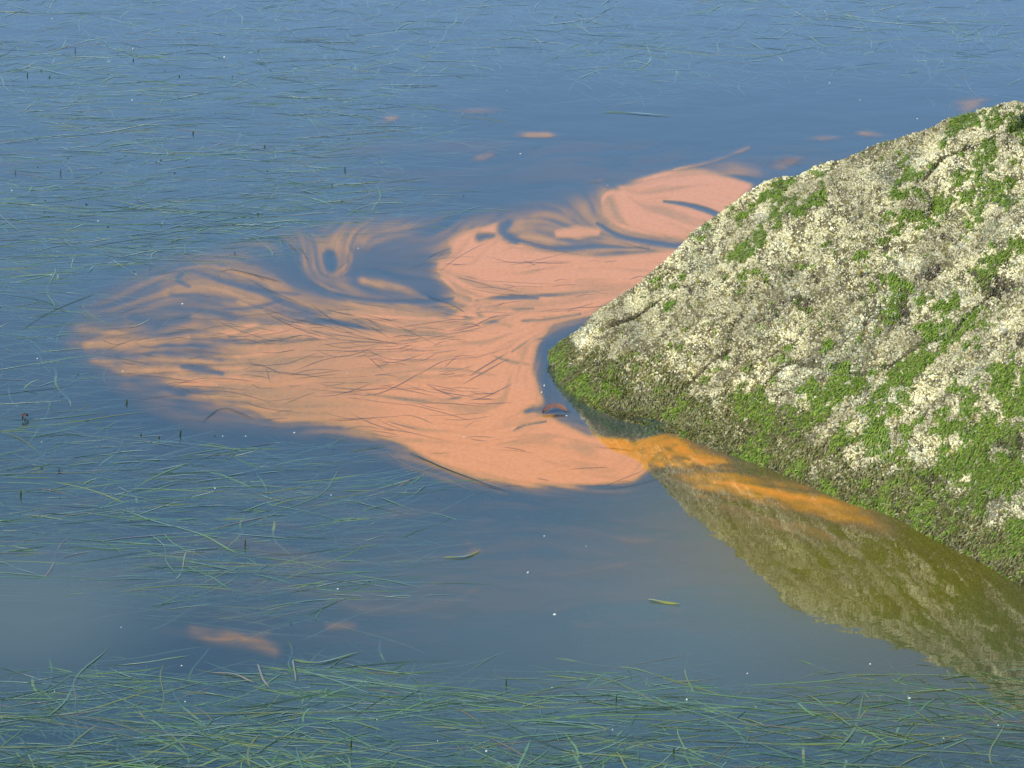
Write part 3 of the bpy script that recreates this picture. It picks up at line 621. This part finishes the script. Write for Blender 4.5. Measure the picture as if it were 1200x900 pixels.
# brown leaf and twig
m = N('dead_leaf'); LEAF = m.done(wet(m, m.n('ShaderNodeBsdfDiffuse', {'Color': m.mix(m.noise(80, 3, m.coords()), (.16, .07, .03), (.38, .17, .08))}).outputs[0], None, .25))
def leaf(pts, wid, label, z=.006):
    K = 16; c_ = curve(pts, K); g = ground(c_[:, 0], c_[:, 1], z); s = np.linspace(0, 1, K); d = np.gradient(g, axis=0); d /= np.linalg.norm(d, axis=1, keepdims=True)
    side = np.stack([-d[:, 1], d[:, 0], 0*s], -1); hw = (np.sin(np.pi*np.clip(s, .02, .98))**.7*wid)[:, None]
    cup = np.array([0, 0, 1.]); arch = (.010*np.sin(np.pi*s))[:, None]*cup
    VV = np.stack([g-side*hw+cup*.006+arch, g+arch-cup*.002, g+side*hw+cup*.009+arch], 1).reshape(-1, 3); org = VV.mean(0); org[2] = 0
    k = np.arange(K-1)*3; q = np.concatenate([np.stack([k, k+1, k+4, k+3], -1), np.stack([k+1, k+2, k+5, k+4], -1)])
    return obj('dead_leaf', mesh('dead_leaf', VV-org, None, q, smooth=True), LEAF, label=label, cat='leaf', loc=org)
leaf([(636, 484), (650, 480), (664, 483)], .022, 'curled reddish brown leaf floating in the gap between bloom and rock')
leaf([(26, 492), (30, 490), (33, 488)], .008, 'small brown leaf floating among strands at the far left')

# dark tips standing out of the water
m = N('eelgrass_tip'); TIP = m.done(m.n('ShaderNodeBsdfPrincipled', {'Base Color': m.mix(m.noise(30, 2, m.coords()), (.018, .035, .010), (.06, .10, .025)), 'Roughness': .35}).outputs[0])
def tip_mesh(h, lean, bend, w_, seed):
    r = random.Random(seed); K = 7; vs = []; qs = []
    for k in range(K):
        s = k/(K-1); x = lean*s+bend*s*s; z = -.012+(h+.012)*(s-.25*abs(bend)/h*s*s if h else s); hw = w_*.5*(1-.75*s**3)
        vs += [(x-hw, .0, z), (x, -.0016*(1-s*.7), z), (x+hw, .0, z), (x, .0016*(1-s*.7), z)]
    for k in range(K-1):
        for j in range(4): a = 4*k+j; b = 4*k+(j+1) % 4; qs.append((a, b, b+4, a+4))
    qs.append((4*K-4, 4*K-3, 4*K-2, 4*K-1))
    return mesh('eelgrass_tip', vs, None, qs)
tips = [tip_mesh(h, l, b, w_, i) for i, (h, l, b, w_) in enumerate([(.024, .002, 0, .008), (.016, -.003, .006, .009), (.030, .001, .002, .008), (.010, .006, .012, .010), (.014, .0, -.012, .009), (.007, .01, .004, .011)])]
tp = [(30, 21), (47, 36), (88, 60, 2), (156, 71), (140, 67), (32, 89, 2), (48, 83), (58, 91), (125, 87), (168, 89), (191, 83), (255, 40), (210, 90), (222, 88), (226, 157, 2), (178, 164), (205, 180), (144, 183), (42, 196), (18, 203, 2), (71, 204, 2), (76, 186), (115, 202), (206, 203), (183, 190), (54, 235), (103, 240), (49, 249), (55, 255),
      (189, 264), (210, 277), (128, 266), (310, 172), (311, 201), (250, 133), (357, 217), (389, 218), (376, 210), (302, 252), (275, 297), (8, 267), (413, 80), (404, 200), (544, 230), (649, 20), (658, 28), (711, 2), (600, 19), (173, 316), (154, 319), (254, 324), (113, 359), (96, 402), (88, 440), (65, 457), (69, 464), (29, 492, 1), (98, 494), (190, 188),
      (186, 513, 1), (211, 510, 2), (253, 511), (165, 510), (24, 581, 2), (50, 549), (69, 552), (148, 473), (89, 600), (287, 640, 2), (391, 655), (338, 731), (283, 840), (430, 681), (411, 876, 2), (593, 803, 2), (722, 822, 2), (399, 865, 3), (216, 875), (789, 883), (1010, 22, 3), (330, 128), (270, 90), (300, 60)]
nT = 0
for tdef in tp:
    x, y = tdef[:2]; kx = tdef[2] if len(tdef) > 2 else random.choice([0, 1, 3, 4, 5, 5, 3])
    reg = ('upper left strands' if y < 300 and x < 450 else 'far top tangle' if y < 300 else 'left rim of the bloom' if y < 500 else 'strands below the bloom' if y < 700 else 'near mat')
    g = ground(np.array(x), np.array(y))
    o = obj('eelgrass_tip', tips[kx], TIP, label='short dark eelgrass tip poking up among the '+reg, cat='eelgrass tip', group='eelgrass tips at the '+reg, loc=g)
    o.rotation_euler = (0, 0, random.uniform(-.7, .7)); o.scale = (random.uniform(.6, 1.1), 1, random.uniform(.5, 1.05)); nT += 1
# pale flecks floating: foam and shell bits
m = N('fleck'); FLK = m.done(m.n('ShaderNodeBsdfPrincipled', {'Base Color': m.mix(m.noise(50, 2, m.coords()), (.5, .5, .42), (.8, .8, .75)), 'Roughness': .4}).outputs[0])
def fleck_mesh(seed, rx, ry, h):
    r = random.Random(seed); K = 9; vs = []
    for rr_, z in ((1, -.002), (.75, h*.7), (.35, h)):
        for k in range(K): a = k/K*6.283; q_ = rr_*(.75+.5*r.random()); vs.append((rx*q_*math.cos(a), ry*q_*math.sin(a), z*(.8+.4*r.random())))
    qs = [(j*K+k, j*K+(k+1) % K, (j+1)*K+(k+1) % K, (j+1)*K+k) for j in range(2) for k in range(K)]; vs.append((0, 0, h*1.05)); c_ = len(vs)-1
    return mesh('fleck', vs, [(2*K+k, 2*K+(k+1) % K, c_) for k in range(K)], qs)
fm = [fleck_mesh(i, *p) for i, p in enumerate([(.006, .008, .004), (.010, .008, .004), (.004, .006, .003), (.012, .012, .006), (.007, .012, .008)])]
fp = [(156, 57, 4), (263, 67, 4), (35, 77), (14, 223), (155, 117), (115, 259), (61, 22), (214, 356, 3), (144, 435, 1), (60, 322), (44, 420), (49, 518), (252, 572, 1), (261, 511), (288, 511), (388, 580), (345, 507), (254, 452), (407, 437), (544, 512, 1), (511, 500), (610, 180, 1), (594, 106), (712, 217), (420, 291, 1), (303, 70),
      (638, 628, 1), (687, 640), (619, 671, 4), (650, 720, 3), (142, 735), (64, 810), (213, 780), (217, 822), (396, 690), (647, 806, 1), (718, 855), (805, 820, 4), (876, 789), (1066, 818, 1), (442, 843), (513, 868), (1008, 117, 1), (1075, 139), (972, 97), (635, 460, 4), (638, 452, 4), (664, 487, 1), (570, 880), (1106, 865), (1170, 850), (1020, 778)]
for tdef in fp:
    x, y = tdef[:2]; kx = tdef[2] if len(tdef) > 2 else random.choice([0, 2, 2])
    reg = ('far water' if y < 250 else 'bloom and its rim' if y < 520 and x > 130 else 'water left of the bloom' if y < 520 else 'open water below the bloom' if y < 760 else 'near mat of strands')
    o = obj('foam_fleck', fm[kx], FLK, label='tiny white fleck floating on the '+reg, cat='fleck', group='white flecks on the '+reg, loc=ground(np.array(x), np.array(y), .001)); o.rotation_euler[2] = random.uniform(0, 6); o.scale = (random.uniform(.35, .6),)*3
